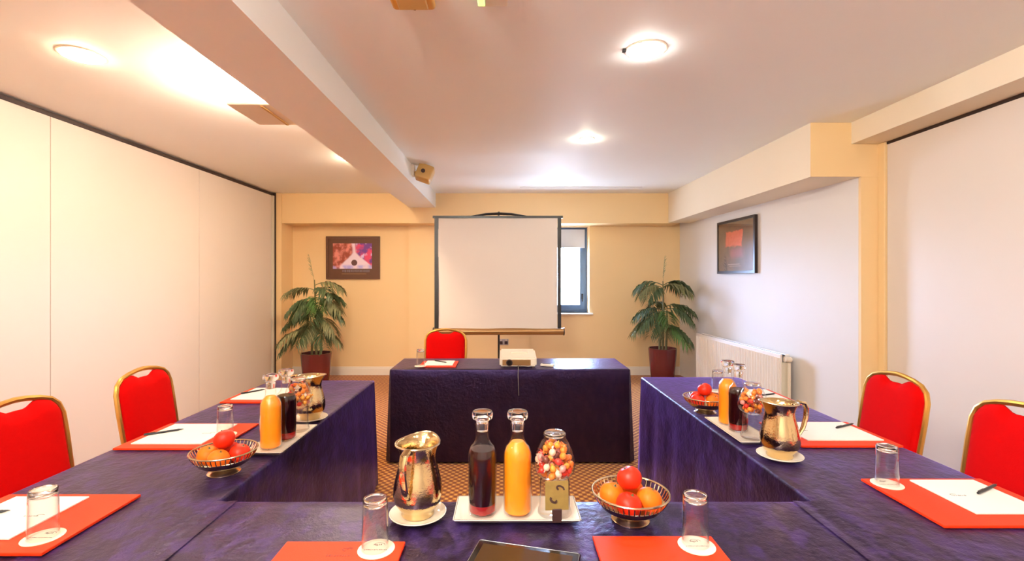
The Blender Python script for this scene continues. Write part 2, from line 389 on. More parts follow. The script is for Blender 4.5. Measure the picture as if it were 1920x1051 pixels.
# ================================================================== tables and cloths
def ground_cloth(name, x0, x1, y0, y1, label, amp, zt=.74, zb=.015, seed=1, flare=.02, group='aubergine tablecloths', m='cloth'):
    """one draped cloth: rounded-edge top with hanging folds; amp = fold depth for (x0, x1, y0, y1) sides"""
    rnd = random.Random(seed); bm = bmesh.new(); r = .012
    def axis(a, b, n):
        pts = [a+r+(b-a-2*r)*i/n for i in range(n+1)]; return pts
    xs = axis(x0, x1, max(4, int((x1-x0)/.05))); ys = axis(y0, y1, max(4, int((y1-y0)/.05)))
    grid = [[bm.verts.new((x, y, zt + .0016*(mnoise.noise((x*5, y*5, seed))))) for y in ys] for x in xs]
    for i in range(len(xs)-1):
        for j in range(len(ys)-1): bm.faces.new((grid[i][j], grid[i+1][j], grid[i+1][j+1], grid[i][j+1]))
    # perimeter loop (dense), walking x0->x1 on y0, then x1 side, ...
    per = []
    for i in range(len(xs)): per.append((grid[i][0], (0, -1), amp[2]))
    for j in range(len(ys)): per.append((grid[-1][j], (1, 0), amp[1]))
    for i in reversed(range(len(xs))): per.append((grid[i][-1], (0, 1), amp[3]))
    for j in reversed(range(len(ys))): per.append((grid[0][j], (-1, 0), amp[0]))
    n = len(per)
    levels = [(0, 0)] + [(r*math.sin(a), -r*(1-math.cos(a))) for a in (.5, 1.05, PI/2)]
    zs = [.10, .22, .36, .52, .70, .86, 1.0]
    L, run = [], 0
    nrm = []
    for k in range(n):
        p = per[k]; q = per[(k+1) % n]; o = per[k-1]
        # corner vertices: shared between two sides -> blend the normals
        nx, ny = p[1]
        nrm.append(Vector((nx, ny)).normalized())
    prev = [p[0] for p in per]
    dist = 0; ph1, ph2 = rnd.uniform(0, 6), rnd.uniform(0, 6)
    arc = []
    for k in range(n):
        arc.append(dist); dist += (per[(k+1)%n][0].co - per[k][0].co).length
    for (d, dz) in levels[1:]:
        ring = [bm.verts.new((per[k][0].co.x+nrm[k].x*d, per[k][0].co.y+nrm[k].y*d, zt+dz)) for k in range(n)]
        for k in range(n):
            kk = (k+1) % n
            if prev[k] is prev[kk]: bm.faces.new((prev[k], ring[kk], ring[k]))
            else: bm.faces.new((prev[k], prev[kk], ring[kk], ring[k]))
        prev = ring
    ztop = zt-r
    for s in zs:
        z = ztop + (zb-ztop)*s; ring = []
        for k in range(n):
            u = arc[k]; A = per[k][2]
            fold = math.sin(u*16+ph1+1.2*math.sin(u*3.1+ph2))*.55 + math.sin(u*37+ph2)*.25 + .3*mnoise.noise((u*4, s*2, seed))
            d = r + A*s**.8*(fold*.5+.5) + flare*s*(1 if A > .009 else 0)
            ring.append(bm.verts.new((per[k][0].co.x+nrm[k].x*d, per[k][0].co.y+nrm[k].y*d, z)))
        for k in range(n):
            kk = (k+1) % n; bm.faces.new((prev[k], prev[kk], ring[kk], ring[k]))
        prev = ring
    o = obj(name, bm, m, None, True)
    return tag(o, label, 'tablecloth', group)
def hidden_table(x0, x1, y0, y1, label):
    t = thing('folding_table', label, 'table', ((x0+x1)/2, (y0+y1)/2, 0), 0, 'folding tables under the cloths')
    hx, hy = (x1-x0)/2-.03, (y1-y0)/2-.03
    obj('tabletop', rbox(-hx, hx, -hy, hy, .705, .732, .004, 1), 'tabletop', t)
    me = None
    for sx in (-1, 1):
        for sy in (-1, 1):
            if me is None:
                bm = bmesh.new(); tube(bm, [(0, 0, 0), (0, 0, .706)], .014, 8); l = obj('leg', bm, 'foot', t, True); me = l.data
            else: l = obj('leg', me, None, t)
            l.location = (sx*(hx-.07), sy*(hy-.07), 0)
TX0, TX1 = -1.65, -.92; RX0, RX1 = .98, 1.69
ground_cloth('tablecloth', TX0, TX1, .75, 3.38, 'aubergine cloth on the long table in front of the left partition', (.008, .022, 0, .02), seed=3)
ground_cloth('tablecloth', RX0, RX1, .75, 3.49, 'aubergine cloth with a blue sheen on the long table on the right', (.022, .008, 0, .02), seed=5)
ground_cloth('tablecloth', TX1+.045, RX0-.045, .75, 1.545, 'aubergine cloth on the near cross table holding the tablet', (0, 0, .01, .01), seed=7, flare=.008)
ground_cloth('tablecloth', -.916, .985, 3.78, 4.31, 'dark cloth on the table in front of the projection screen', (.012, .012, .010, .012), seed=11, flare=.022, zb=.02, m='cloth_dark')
# strips that close the seam between near table and side tables
for (a, b, side) in ((TX1-.012, TX1+.06, 'left'), (RX0-.06, RX0+.012, 'right')):
    bm = bmesh.new(); n = 16
    vs_ = []
    for i in range(n+1):
        y = .76 + (1.54-.76)*i/n
        row = [bm.verts.new((a+(b-a)*k/6, y, .7425 - .0035*math.exp(-((k-3)/1.0)**2) + .001*mnoise.noise((k, y*9, 2)))) for k in range(7)]
        vs_.append(row)
    for A_, B_ in zip(vs_, vs_[1:]):
        for k in range(6): bm.faces.new((A_[k], A_[k+1], B_[k+1], B_[k]))
    o = obj('cloth_overlap', bm, 'cloth', None, 'full')
    tag(o, 'narrow overlap of cloth where the near table meets the %s table' % side, 'tablecloth', 'aubergine tablecloths')
hidden_table(TX0, TX1, 1.56, 3.38, 'folding table hidden under the left aubergine cloth')
hidden_table(RX0, RX1, 1.60, 3.49, 'folding table hidden under the right aubergine cloth')
hidden_table(TX1+.05, RX0-.05, .78, 1.545, 'folding table hidden under the near aubergine cloth')
hidden_table(-.916, .985, 3.78, 4.31, 'folding table hidden under the dark cloth before the screen')
ZT = .7425

# ================================================================== banquet chairs
def make_chair(label):
    t = thing('banquet_chair', label, 'chair', (0, 0, 0), 0, 'red and gold banquet chairs')
    def back(z):              # local y of the back frame at height z
        return -.165 - max(0, z-.46)*.16
    W = .205; H = .93
    outline = [(-W, .46), (-W-.003, .6), (-W-.006, .72), (-W-.004, .82), (-W+.012, .868), (-W+.045, .898), (-.11, .915), (-.05, .926), (0, .93)]
    outline = outline + [(-x, z) for x, z in reversed(outline[:-1])]
    bm = bmesh.new(); tube(bm, [(x, back(z), z) for x, z in outline], .0125, 8, up=(0, 1, 0)); obj('back_frame', bm, 'gold', t, True)
    # upholstered panel with the handhold dip in its top edge
    bm = bmesh.new(); nx, nz = 24, 14; front, rear = [], []
    def topz(x):
        ax = abs(x)/W
        edge = .93 - .016*(ax/.55)**2 if ax < .55 else .913 - .085*((ax-.55)/.45)**2.6
        dip = .036*(1 - min(1, max(0, (abs(x)-.045)/.055)))**1 if abs(x) < .10 else 0
        dip = .036*(0.5+0.5*math.cos(PI*min(1, max(0, (abs(x)-.03)/.07)))) if abs(x) < .10 else 0
        return edge - .010 - dip
    for i in range(nx+1):
        x = -W+.008 + (2*W-.016)*i/nx; cf, cr = [], []
        for j in range(nz+1):
            z = .50 + (topz(x)-.50)*j/nz
            e = max(0, 1-(2*i/nx-1)**6)*max(0, 1-(2*j/nz-1)**8)
            cf.append(bm.verts.new((x, back(z)+.006+.026*e**.6, z))); cr.append(bm.verts.new((x, back(z)-.006-.008*e**.6, z)))
        front.append(cf); rear.append(cr)
    for i in range(nx):
        for j in range(nz):
            bm.faces.new((front[i][j], front[i][j+1], front[i+1][j+1], front[i+1][j])); bm.faces.new((rear[i][j], rear[i+1][j], rear[i+1][j+1], rear[i][j+1]))
        bm.faces.new((front[i][0], front[i+1][0], rear[i+1][0], rear[i][0])); bm.faces.new((front[i][nz], rear[i][nz], rear[i+1][nz], front[i+1][nz]))
    for j in range(nz):
        bm.faces.new((front[0][j], rear[0][j], rear[0][j+1], front[0][j+1])); bm.faces.new((front[nx][j], front[nx][j+1], rear[nx][j+1], rear[nx][j]))
    obj('backrest', bm, 'red', t, 'full')
    bm = rbox(-.205, .205, -.17, .19, .42, .485, .022, 3); obj('seat', bm, 'red', t, True)
    bm = bmesh.new(); tube(bm, [(-.195, -.16, .413), (-.195, .17, .413), (.195, .17, .413), (.195, -.16, .413), (-.195, -.16, .413)], .011, 6); obj('seat_frame', bm, 'gold', t, True)
    for s in (-1, 1):
        bm = bmesh.new(); tube(bm, [(s*.195, .165, .413), (s*.197, .172, .2), (s*.2, .18, 0)], .0115, 8); obj('leg', bm, 'gold', t, True)
        bm = bmesh.new(); tube(bm, [(s*W, -.165, .47), (s*.203, -.175, .3), (s*.203, -.205, .12), (s*.203, -.235, 0)], .0125, 8); obj('leg', bm, 'gold', t, True)
    for s in (-1, 1):
        bm = bmesh.new(); tube(bm, [(s*.2, .172, .16), (s*.2, -.195, .16)], .008, 6); obj('stretcher', bm, 'gold', t, True)
    return t
ch = make_chair('red banquet chair nearest on the left, cut off by the picture edge'); ch.location = (-1.88, 2.07, 0); ch.rotation_euler = (0, 0, -PI/2)
dup(ch, 'red banquet chair farther back on the left, standing alone against the partition', (-1.88, 2.80, 0), -PI/2)
dup(ch, 'red banquet chair on the right nearest the radiator and column', (1.915, 2.64, 0), PI/2)
dup(ch, 'red banquet chair on the right, cut off by the picture edge', (1.915, 1.99, 0), PI/2)
dup(ch, 'red banquet chair behind the table in front of the projection screen', (-.617, 4.72, 0), PI)

# ================================================================== projection screen on a tripod
t = thing('projection_screen', 'white projection screen with black side borders on a tripod stand', 'screen', (-.08, 5.6, 0))
SX0, SX1 = -.828+.08, .647+.08
def zz(py, D=5.6): return CAM_Z-(py-522)/900*D
bm = bmesh.new(); n = 14
for i in range(n):
    pass
rows = []
for i in range(n+1):
    x = SX0+.045+(SX1-SX0-.09)*i/n
    rows.append([bm.verts.new((x, -.012+.010*math.sin(i/n*PI)*math.sin(j/6*PI)+.006*math.sin(i*.9+j), zz(616)+(zz(409)-zz(616))*j/6)) for j in range(7)])
for A_, B_ in zip(rows, rows[1:]):
    for j in range(6): bm.faces.new((A_[j], B_[j], B_[j+1], A_[j+1]))
obj('fabric', bm, 'screen', t, 'full')
for x0, x1 in ((SX0, SX0+.048), (SX1-.042, SX1)):
    obj('border', B(x0, x1, -.016, -.008, zz(617), zz(406)), 'black', t)
bm = bmesh.new(); bx(bm, SX0-.02, SX1+.02, -.02, .01, zz(409), zz(404.5)); obj('top_bar', bm, 'black', t)
bm = bmesh.new(); tube(bm, [(-.36, .0, zz(406)), (-.15, -.01, zz(401.5)), (0, -.015, zz(400.5)), (.15, -.01, zz(401.5)), (.36, 0, zz(406))], [.006, .014, .016, .014, .006], 8); obj('carry_handle', bm, 'black', t, True)
bm = bmesh.new(); tube(bm, [(0, .03, zz(670)-.9+.25), (0, .03, zz(396))], .012, 8); obj('pole', bm, 'black', t, True)
bm = bmesh.new(); tube(bm, [(0, .03, zz(405)), (0, -.02, zz(403))], .009, 6); obj('hook', bm, 'black', t, True)
bm = bmesh.new(); tube(bm, [(SX0-.01, 0, zz(621)), (SX1+.03, 0, zz(621))], .040, 12); obj('roller_case', bm, 'case', t, True)
for sx in (SX0-.012, SX1+.032): bm = bmesh.new(); tube(bm, [(sx-.006, 0, zz(621)), (sx+.006, 0, zz(621))], .046, 12); obj('case_cap', bm, 'black', t, True)
for a in (PI/2, PI/2+2*PI/3, PI/2-2*PI/3):
    bm = bmesh.new(); tube(bm, [(0, .03, .42), (.42*math.cos(a), .03+.42*math.sin(a), .012)], .011, 6); obj('leg', bm, 'black', t, True)

# ================================================================== palms
def frond_mesh(L, droop, npair, leaf, seed, lift):
    rnd = random.Random(seed); bm = bmesh.new(); pts = []
    for i in range(13):
        s = i/12; pts.append(Vector((L*(s - .12*droop*s*s), 0, L*(lift*s - droop*s*s*.9))))
    tube(bm, pts, [.006*(1-.8*i/12) for i in range(13)], 5, caps=False)
    for k in range(npair):
        s = .18 + .82*k/(npair-1); f = s*12; i = min(11, int(f)); p = pts[i].lerp(pts[i+1], f-i); d = (pts[i+1]-pts[i]).normalized()
        side = Vector((0, 1, 0)); upv = side.cross(d)*-1
        ll = leaf*(.55+.75*math.sin(PI*min(1, s*.8+.15)))*rnd.uniform(.85, 1.15)
        for sg in (-1, 1):
            dirn = (d*(.50+rnd.uniform(-.15, .2)) + side*sg*.75 + Vector((0, 0, -.05-.45*rnd.random()))).normalized()
            wv = dirn.cross(Vector((0, 0, 1))).normalized()*(ll*.06); mid = p+dirn*ll*.45+Vector((0, 0, .015)); tip = p+dirn*ll+Vector((0, 0, -ll*.30))
            v = [bm.verts.new(q) for q in (p, mid+wv, tip, mid-wv, mid+Vector((0, 0, -.006)))]
            bm.faces.new((v[0], v[4], v[1])); bm.faces.new((v[1], v[4], v[2])); bm.faces.new((v[0], v[3], v[4])); bm.faces.new((v[3], v[2], v[4]))
    return bm
def palm(loc, label, pr, ph, height, fronds, spear, seed):
    t = thing('potted_palm', label, 'plant', loc)
    bm = bmesh.new(); lathe(bm, [(0, 0), (pr*.74, 0), (pr*.78, .01), (pr*.92, ph*.55), (pr*.99, ph*.9), (pr, ph), (pr*.93, ph), (pr*.9, ph-.05), (0, ph-.05)], 36,
        shape=lambda x, y, z, a: (x*(1+.05*math.cos(4*a)**2), y*(1+.05*math.cos(4*a)**2), z)); obj('pot', bm, 'pot', t, True)
    bm = bmesh.new(); lathe(bm, [(0, ph-.03), (pr*.5, ph-.032), (pr*.89, ph-.045)], 20); obj('soil', bm, 'soil', t, True)
    rnd = random.Random(seed)
    stems = [((0, 0), (spear[0]*.25, spear[1]*.2), height), ((.05, .02), (.07, .03), height*.72), ((-.05, -.02), (-.06, -.04), height*.66)]
    for (a, b, h) in stems:
        bm = bmesh.new(); tube(bm, [(a[0], a[1], ph-.05), ((a[0]+b[0])/2+.01, (a[1]+b[1])/2, (ph+h)/2), (b[0], b[1], h)], [.017, .014, .008], 7); obj('stem', bm, 'stem', t, True)
    # upright unopened frond
    bm = frond_mesh(.36, .10, 12, .10, seed, .10)
    bmesh.ops.transform(bm, matrix=Matrix.Translation((spear[0]*.25, spear[1]*.2, height-.03)) @ Matrix.Rotation(math.atan2(spear[1], spear[0]), 4, 'Z') @ Matrix.Rotation(-spear[2], 4, 'Y') @ Matrix.Diagonal((1, .35, .35, 1)), verts=bm.verts[:])
    obj('frond', bm, 'frond_b', t)
    for k, (az, z, L, lift, droop, c) in enumerate(fronds):
        bm = frond_mesh(L, droop, 30, .16, seed*31+k, lift)
        q = (z-ph)/(height-ph)
        bmesh.ops.transform(bm, matrix=Matrix.Translation((spear[0]*.25*q, spear[1]*.2*q, z)) @ Matrix.Rotation(math.radians(az), 4, 'Z'), verts=bm.verts[:])
        obj('frond', bm, 'frond_'+c, t)
    return t
def px(x, y, D): return ((x-948)/900*D, D, CAM_Z-(y-522)/900*D)
palm((-2.545, 6.45, 0), 'leafy green palm in a maroon pot left of the screen', .195, .46, 1.44,
     [(0, 1.36, .42, .55, .75, 'b'), (-30, 1.30, .40, .5, .8, 'a'), (180, 1.30, .42, .40, .6, 'b'), (30, 1.22, .42, .5, .8, 'a'), (150, 1.12, .42, .4, .7, 'b'), (-15, 1.16, .44, .4, .8, 'b'), (200, 1.18, .38, .25, .8, 'a'), (150, 1.0, .40, .45, .8, 'b'),
      (185, .93, .45, .40, .8, 'a'), (10, 1.06, .40, .4, .9, 'a'), (-20, .92, .38, .35, .95, 'b'), (40, 1.12, .36, .45, .8, 'b'), (-80, 1.05, .38, .35, 1.0, 'a'), (-100, .85, .38, .3, 1.0, 'b'),
      (215, .78, .50, .30, .7, 'b'), (195, .72, .50, .35, .95, 'a'), (-50, .78, .40, .3, .9, 'a'), (5, .70, .35, .4, .8, 'b'), (250, .82, .40, .25, .9, 'a'), (90, 1.1, .35, .4, .8, 'a'), (120, .85, .35, .4, .8, 'b'), (-130, 1.15, .36, .3, 1.0, 'a'), (-60, 1.2, .36, .35, .9, 'c')],
     (-.10, 0, 1.36), 3)
palm((2.165, 6.62, 0), 'dark green palm in a maroon pot between window and radiator', .185, .50, 1.42,
     [(5, 1.36, .44, .70, .95, 'a'), (25, 1.32, .44, .75, 1.0, 'a'), (-25, 1.34, .42, .6, .95, 'b'), (170, 1.36, .42, .62, .85, 'a'), (195, 1.32, .42, .6, .95, 'b'), (215, 1.30, .38, .5, .95, 'a'),
      (0, 1.05, .48, .55, .80, 'a'), (-30, 1.02, .44, .45, .9, 'a'), (180, 1.02, .44, .45, .8, 'a'), (205, .98, .46, .4, .95, 'a'), (190, .88, .50, .3, .75, 'b'), (225, .95, .42, .3, 1.0, 'a'), (-90, 1.0, .34, .4, 1.0, 'c'),
      (-45, .80, .40, .25, .95, 'c'), (-20, .82, .42, .15, .8, 'a'), (100, 1.1, .36, .5, .8, 'a'), (-100, .82, .28, .3, .9, 'b'), (160, .9, .4, .35, .8, 'b')],
     (.02, 0, 1.5), 8)

# ================================================================== pictures
def poster_mat_a():       # abstract violet, red and white print
    m, t, b = nt('abstract_violet_print'); X = NX(t); s = X.xyz(); x, z = s[0], s[2]
    n1 = X.noise(7, 4); n2 = X.noise(11, 4)
    wob = X.m('MULTIPLY_ADD', n1, .16, -.08)
    left = X.mix(X.smooth(n2, .42, .62), (.30, .05, .02), (.75, .25, .20))
    right = X.mix(X.smooth(n1, .45, .6), (.16, .04, .28), (.75, .06, .16))
    right = X.mix(X.smooth(n2, .55, .68), right, (.75, .55, .85))
    c = X.mix(X.smooth(X.m('ADD', x, wob), -.05, .08), left, right)
    neck = X.m('ABSOLUTE', X.m('SUBTRACT', x, X.m('MULTIPLY_ADD', z, -.10, .03)))     # pale stem widening downwards
    wid = X.m('MULTIPLY_ADD', X.smooth(z, .10, -.16), .22, .016)
    c = X.mix(X.smooth(X.m('SUBTRACT', X.m('ADD', neck, X.m('MULTIPLY', wob, .3)), wid), .025, -.015), c, (.86, .70, .82))
    blue = X.m('MULTIPLY', X.smooth(z, -.09, -.14), X.smooth(n1, .4, .6)); c = X.mix(blue, c, (.45, .40, .80))
    d = X.m('SQRT', X.m('ADD', X.m('POWER', X.m('SUBTRACT', x, .02), 2), X.m('POWER', X.m('ADD', z, .075), 2)))
    c = X.mix(X.smooth(d, .050, .040), c, (.10, .025, .02))
    t.links.new(c, b.inputs['Base Color']); setin(b, rough=.35); return m
def poster_mat_b():       # glowing red block on dark brown
    m, t, b = nt('abstract_red_print'); X = NX(t); s = X.xyz(); x, z = s[0], s[2]
    n1 = X.noise(10, 4); n2 = X.noise(30, 3); wob = X.m('MULTIPLY_ADD', n1, .10, -.05)
    bxm = X.m('MULTIPLY', X.smooth(X.m('ABSOLUTE', X.m('ADD', X.m('ADD', x, .03), wob)), .20, .17), X.smooth(X.m('ABSOLUTE', X.m('ADD', X.m('SUBTRACT', z, .09), wob)), .10, .08))
    low = X.m('MULTIPLY', X.smooth(X.m('ABSOLUTE', X.m('ADD', X.m('SUBTRACT', x, .03), wob)), .2, .08), X.smooth(X.m('ABSOLUTE', X.m('ADD', z, .08)), .09, .02))
    c = X.mix(X.smooth(n1, .35, .65), (.045, .010, .006), (.12, .03, .012))
    c = X.mix(X.m('MULTIPLY', low, .75), c, (.42, .035, .06)); c = X.mix(bxm, c, X.mix(X.smooth(n2, .4, .7), (.75, .055, .012), (.85, .10, .05)))
    t.links.new(c, b.inputs['Base Color']); setin(b, rough=.3); return m
def picture(label, loc, rz, w, h, fw, fm, pm, inner, back):
    t = thing('framed_picture', label, 'picture', loc, rz)
    obj('mount', B(-w/2+fw*.3, w/2-fw*.3, .0, .014, -h/2+fw*.3, h/2-fw*.3), back, t)
    bm = bmesh.new()
    bx(bm, -w/2, -w/2+fw, -.012, .022, -h/2, h/2); bx(bm, w/2-fw, w/2, -.012, .022, -h/2, h/2); bx(bm, -w/2+fw, w/2-fw, -.012, .022, -h/2, -h/2+fw); bx(bm, -w/2+fw, w/2-fw, -.012, .022, h/2-fw, h/2)
    obj('frame', bm, fm, t)
    o = obj('print', B(inner[0], inner[1], -.004, .001, inner[2], inner[3]), pm, t); return t
pa = picture('landscape picture with a violet and red abstract print in a brown frame', (-2.297, YB-.024, 1.768), 0, .807, .645, .035, 'wood', poster_mat_a(), (-.302, .285, -.165, .215), 'wood')
# caption lines under the print (illegible in the photograph: short strokes)
rnd = random.Random(4); bm = bmesh.new(); x = -.16
while x < .25:
    wd = rnd.uniform(.008, .022); bx(bm, x, x+wd, -.003, 0, -.212-rnd.uniform(0, .006), -.182); x += wd+rnd.uniform(.003, .012)
obj('caption', bm, mat('caption_grey', (.18, .14, .16), .6), pa)
bm = bmesh.new(); bx(bm, -.17, .2, -.003, 0, -.246, -.238); obj('caption_line', bm, mat('caption_tan', (.30, .16, .06), .6), pa)
ang = math.atan2(XR1-XR0, YB-YE)     # right wall leans off the depth axis by this angle
pb = picture('dark framed picture with a glowing red block on the right wall', (2.71-.026, 5.607, 1.832), -PI/2+ang*1.0, .832, .636, .028, 'darkwood', poster_mat_b(), (-.375, .375, -.28, .28), 'darkwood')
bm = bmesh.new(); bx(bm, -.16, .10, -.0055, -.004, -.215, -.205); bx(bm, -.13, .12, -.0055, -.004, -.235, -.228); obj('caption_line', bm, mat('caption_pale', (.45, .28, .22), .6), pb)
m_, t_, b_ = nt('picture_glazing'); M['glaze'] = thin_glass('picture_glazing_glass', (.99, .99, .99), .02, 1.2)
obj('glazing', B(-.385, .385, -.009, -.007, -.287, .287), 'glaze', pb)

# ================================================================== radiator and socket
def wall_x(y): return XR0 + (YB-y)*(XR1-XR0)/(YB-YE)
rl = 1.80; yc = 5.46
rt = thing('radiator', 'white fluted panel radiator under the dark picture', 'radiator', (wall_x(yc)-.03, yc, 0), ang)
obj('back_panel', rbox(-.075, -.03, -rl/2, rl/2, .13, .735, .006, 2), 'radiator', rt)
obj('front_panel', rbox(-.122, -.105, -rl/2, rl/2, .13, .735, .004, 2), 'radiator', rt)
me = None; nf = 38
for i in range(nf):
    y = -rl/2+.03+(rl-.06)*i/(nf-1)
    if me is None:
        bm = bmesh.new(); tube(bm, [(-.122, 0, 1.65e-1), (-.122, 0, .70)], .015, 6, caps=True); o = obj('fin', bm, 'radiator', rt, True); me = o.data
    else: o = obj('fin', me, None, rt)
    o.location = (0, y, 0)
bm = bmesh.new(); bx(bm, -.105, -.075, -rl/2+.01, rl/2-.01, .722, .730)
obj('top_grille', bm, 'vent_dark', rt)
obj('end_cover', rbox(-.118, -.035, -rl/2-.012, -rl/2, .15, .66, .003, 1), 'jamb', rt)
bm = bmesh.new(); tube(bm, [(-.06, -rl/2-.035, 0), (-.06, -rl/2-.035, .66)], .014, 8); obj('pipe', bm, 'plastic', rt, True)
bm = bmesh.new(); tube(bm, [(-.10, -rl/2-.028, .69), (-.04, -rl/2-.028, .69)], .024, 10); obj('valve', bm, 'plastic', rt, True)
bm = bmesh.new(); bx(bm, -.03, .035, -.6, -.55, .15, .7); bx(bm, -.03, .035, .55, .6, .15, .7); obj('bracket', bm, 'jamb', rt)
s = thing('wall_socket', 'double wall socket below the projection screen', 'socket', (-.03, YB-.05, .505))
obj('plate', rbox(-.073, .073, -.012, 0, -.045, .045, .003, 2), 'plate_metal', s)
for sx in (-.038, .038):
    obj('outlet', rbox(sx-.024, sx+.024, -.0145, -.010, -.034, .012, .002, 1), 'brown', s)
    obj('rocker', rbox(sx-.008, sx+.008, -.017, -.010, .018, .036, .002, 1), 'plastic', s)

# ================================================================== table settings
def scribble(bm, cx, cy, w, h, z, seed, n=7):
    r = random.Random(seed)
    for k in range(n):
        x = cx-w/2+w*k/n; bx(bm, x, x+w/n*r.uniform(.4, .8), cy-h*r.uniform(.2, .5), cy+h*r.uniform(.2, .5), z, z+.0004)
def swirl(bm, cx, cy, r, z, a0=.4, a1=5.2, wd=.0014):
    pts = [(cx+r*(1-.08*i)*math.cos(a0+(a1-a0)*i/14), cy+.6*r*(1-.05*i)*math.sin(a0+(a1-a0)*i/14)) for i in range(15)]
    for p, q in zip(pts, pts[1:]):
        d = Vector((q[0]-p[0], q[1]-p[1])); nrm = Vector((-d.y, d.x)).normalized()*wd
        prism(bm, [(p[0]-nrm.x, p[1]-nrm.y), (q[0]-nrm.x, q[1]-nrm.y), (q[0]+nrm.x, q[1]+nrm.y), (p[0]+nrm.x, p[1]+nrm.y)], z, z+.0004)
def folder(x0, x1, y0, y1, label, logo=False):
    cx, cy = (x0+x1)/2, (y0+y1)/2; w, d = x1-x0, y1-y0
    t = thing('desk_folder', label, 'folder', (cx, cy, ZT), 0, 'red desk folders')
    obj('cover', rbox(-w/2, w/2, -d/2, d/2, 0, .009, .002, 2), 'folder', t)
    if logo:
        bm = bmesh.new(); swirl(bm, .012, d/2-.042, .018, .0091, wd=.0018); swirl(bm, .018, d/2-.036, .012, .0091, wd=.0012); scribble(bm, .002, d/2-.066, .062, .010, .0091, 5, 9); obj('logo', bm, 'redink', t)
    return t
def pad(x0, x1, y0, y1, label, seed):
    cx, cy = (x0+x1)/2, (y0+y1)/2; w, d = x1-x0, y1-y0
    t = thing('notepad', label, 'notepad', (cx, cy, ZT+.009), 0, 'white notepads')
    obj('sheets', rbox(-w/2, w/2, -d/2, d/2, 0, .005, .001, 1), 'paper', t)
    bm = bmesh.new(); s = -1 if cx < 0 else 1
    if abs(cx) > .9:
        swirl(bm, -s*(w/2-.04), 0, .014, .0051, wd=.0008); scribble(bm, -s*(w/2-.06), -.004, .04, .006, .0051, seed, 6)
    else: scribble(bm, 0, -d/2+.02, .05, .006, .0051, seed, 6)
    obj('letterhead', bm, 'ink', t); return t
pen_proto = []
def pen(x, y, rz, label):
    z = ZT+.014+.0045
    if not pen_proto:
        t = thing('ballpoint_pen', label, 'pen', (x, y, z), rz, 'black ballpoint pens')
        bm = bmesh.new(); tube(bm, [(-.070, 0, 0), (-.062, 0, 0), (.0, 0, 0), (.06, 0, 0)], [.0035, .0045, .0048, .0045], 10); obj('barrel', bm, 'pen', t, True)
        bm = bmesh.new(); tube(bm, [(.06, 0, 0), (.072, 0, 0), (.078, 0, -.001)], [.004, .002, .0008], 8); obj('tip', bm, 'pen', t, True)
        bm = bmesh.new(); bx(bm, -.068, -.028, -.0015, .0015, .005, .0065); obj('clip', bm, 'pen', t)
        pen_proto.append(t)
    else: t = dup(pen_proto[0], label, (x, y, z), rz)
    return t
co_proto, gl_proto = [], []
def coaster(x, y, z, label):
    if not co_proto:
        t = thing('paper_coaster', label, 'coaster', (x, y, z), 0, 'printed paper coasters')
        bm = bmesh.new(); lathe(bm, [(0, 0), (.047, 0), (.0475, .001), (.047, .002), (0, .002)], 40); obj('disc', bm, 'coaster', t, True)
        bm = bmesh.new(); swirl(bm, 0, .018, .018, .0021, 0, 6.2, .0006); scribble(bm, 0, .018, .022, .008, .0021, 3, 5); scribble(bm, 0, -.006, .060, .004, .0021, 8, 14); obj('print', bm, 'ink', t)
        co_proto.append(t); return t
    return dup(co_proto[0], label, (x, y, z), 0)
def tumbler(x, y, z, label):
    if not gl_proto:
        t = thing('tumbler', label, 'glass', (x, y, z), 0, 'upturned glass tumblers')
        H = .132
        bm = bmesh.new(); lathe(bm, [(.0335, 0), (.0345, .001), (.034, .01), (.0325, .09), (.0318, H-.008), (.0315, H-.004)], 36); obj('wall', bm, 'tumbler', t, 'full')
        bm = bmesh.new(); lathe(bm, [(.032, 0), (.0312, .09), (.0300, H-.022), (.0, H-.022)], 36); obj('inner_wall', bm, 'glass', t, True)
        bm = bmesh.new(); lathe(bm, [(0, H-.003), (.023, H-.0025), (.026, H-.0005), (.0295, H-.002), (.0308, H-.006), (.0305, H-.018), (.026, H-.0215), (0, H-.0215)], 36); obj('foot', bm, 'solidglass', t, True)
        gl_proto.append(t); return t
    return dup(gl_proto[0], label, (x, y, z), 0)
FZ = ZT+.009
# left side, three places
folder(-1.62, -1.19, 1.23, 1.567, 'red desk folder at the bottom left corner of the picture')
pad(-1.57, -1.335, 1.29, 1.54, 'white notepad on the bottom left red folder', 1); pen(-1.555, 1.405, .45, 'black pen at the left picture edge on the nearest left notepad')
coaster(-1.257, 1.305, FZ, 'coaster on the bottom left red folder'); tumbler(-1.257, 1.305, FZ+.002, 'upturned tumbler on the bottom left red folder')
folder(-1.63, -1.20, 1.99, 2.335, 'red desk folder in the middle of the left table')
pad(-1.59, -1.29, 2.035, 2.31, 'white notepad in the middle of the left table', 2); pen(-1.549, 2.17, .64, 'black pen on the notepad in the middle of the left table')
coaster(-1.262, 2.16, FZ, 'coaster under the tumbler behind the left fruit bowl'); tumbler(-1.262, 2.16, FZ+.002, 'upturned tumbler behind the left fruit bowl')
folder(-1.63, -1.2, 2.735, 3.09, 'red desk folder at the far end of the left table')
pad(-1.595, -1.3, 2.78, 3.07, 'white notepad at the far end of the left table', 3); pen(-1.555, 2.95, .95, 'black pen on the notepad at the far end of the left table')
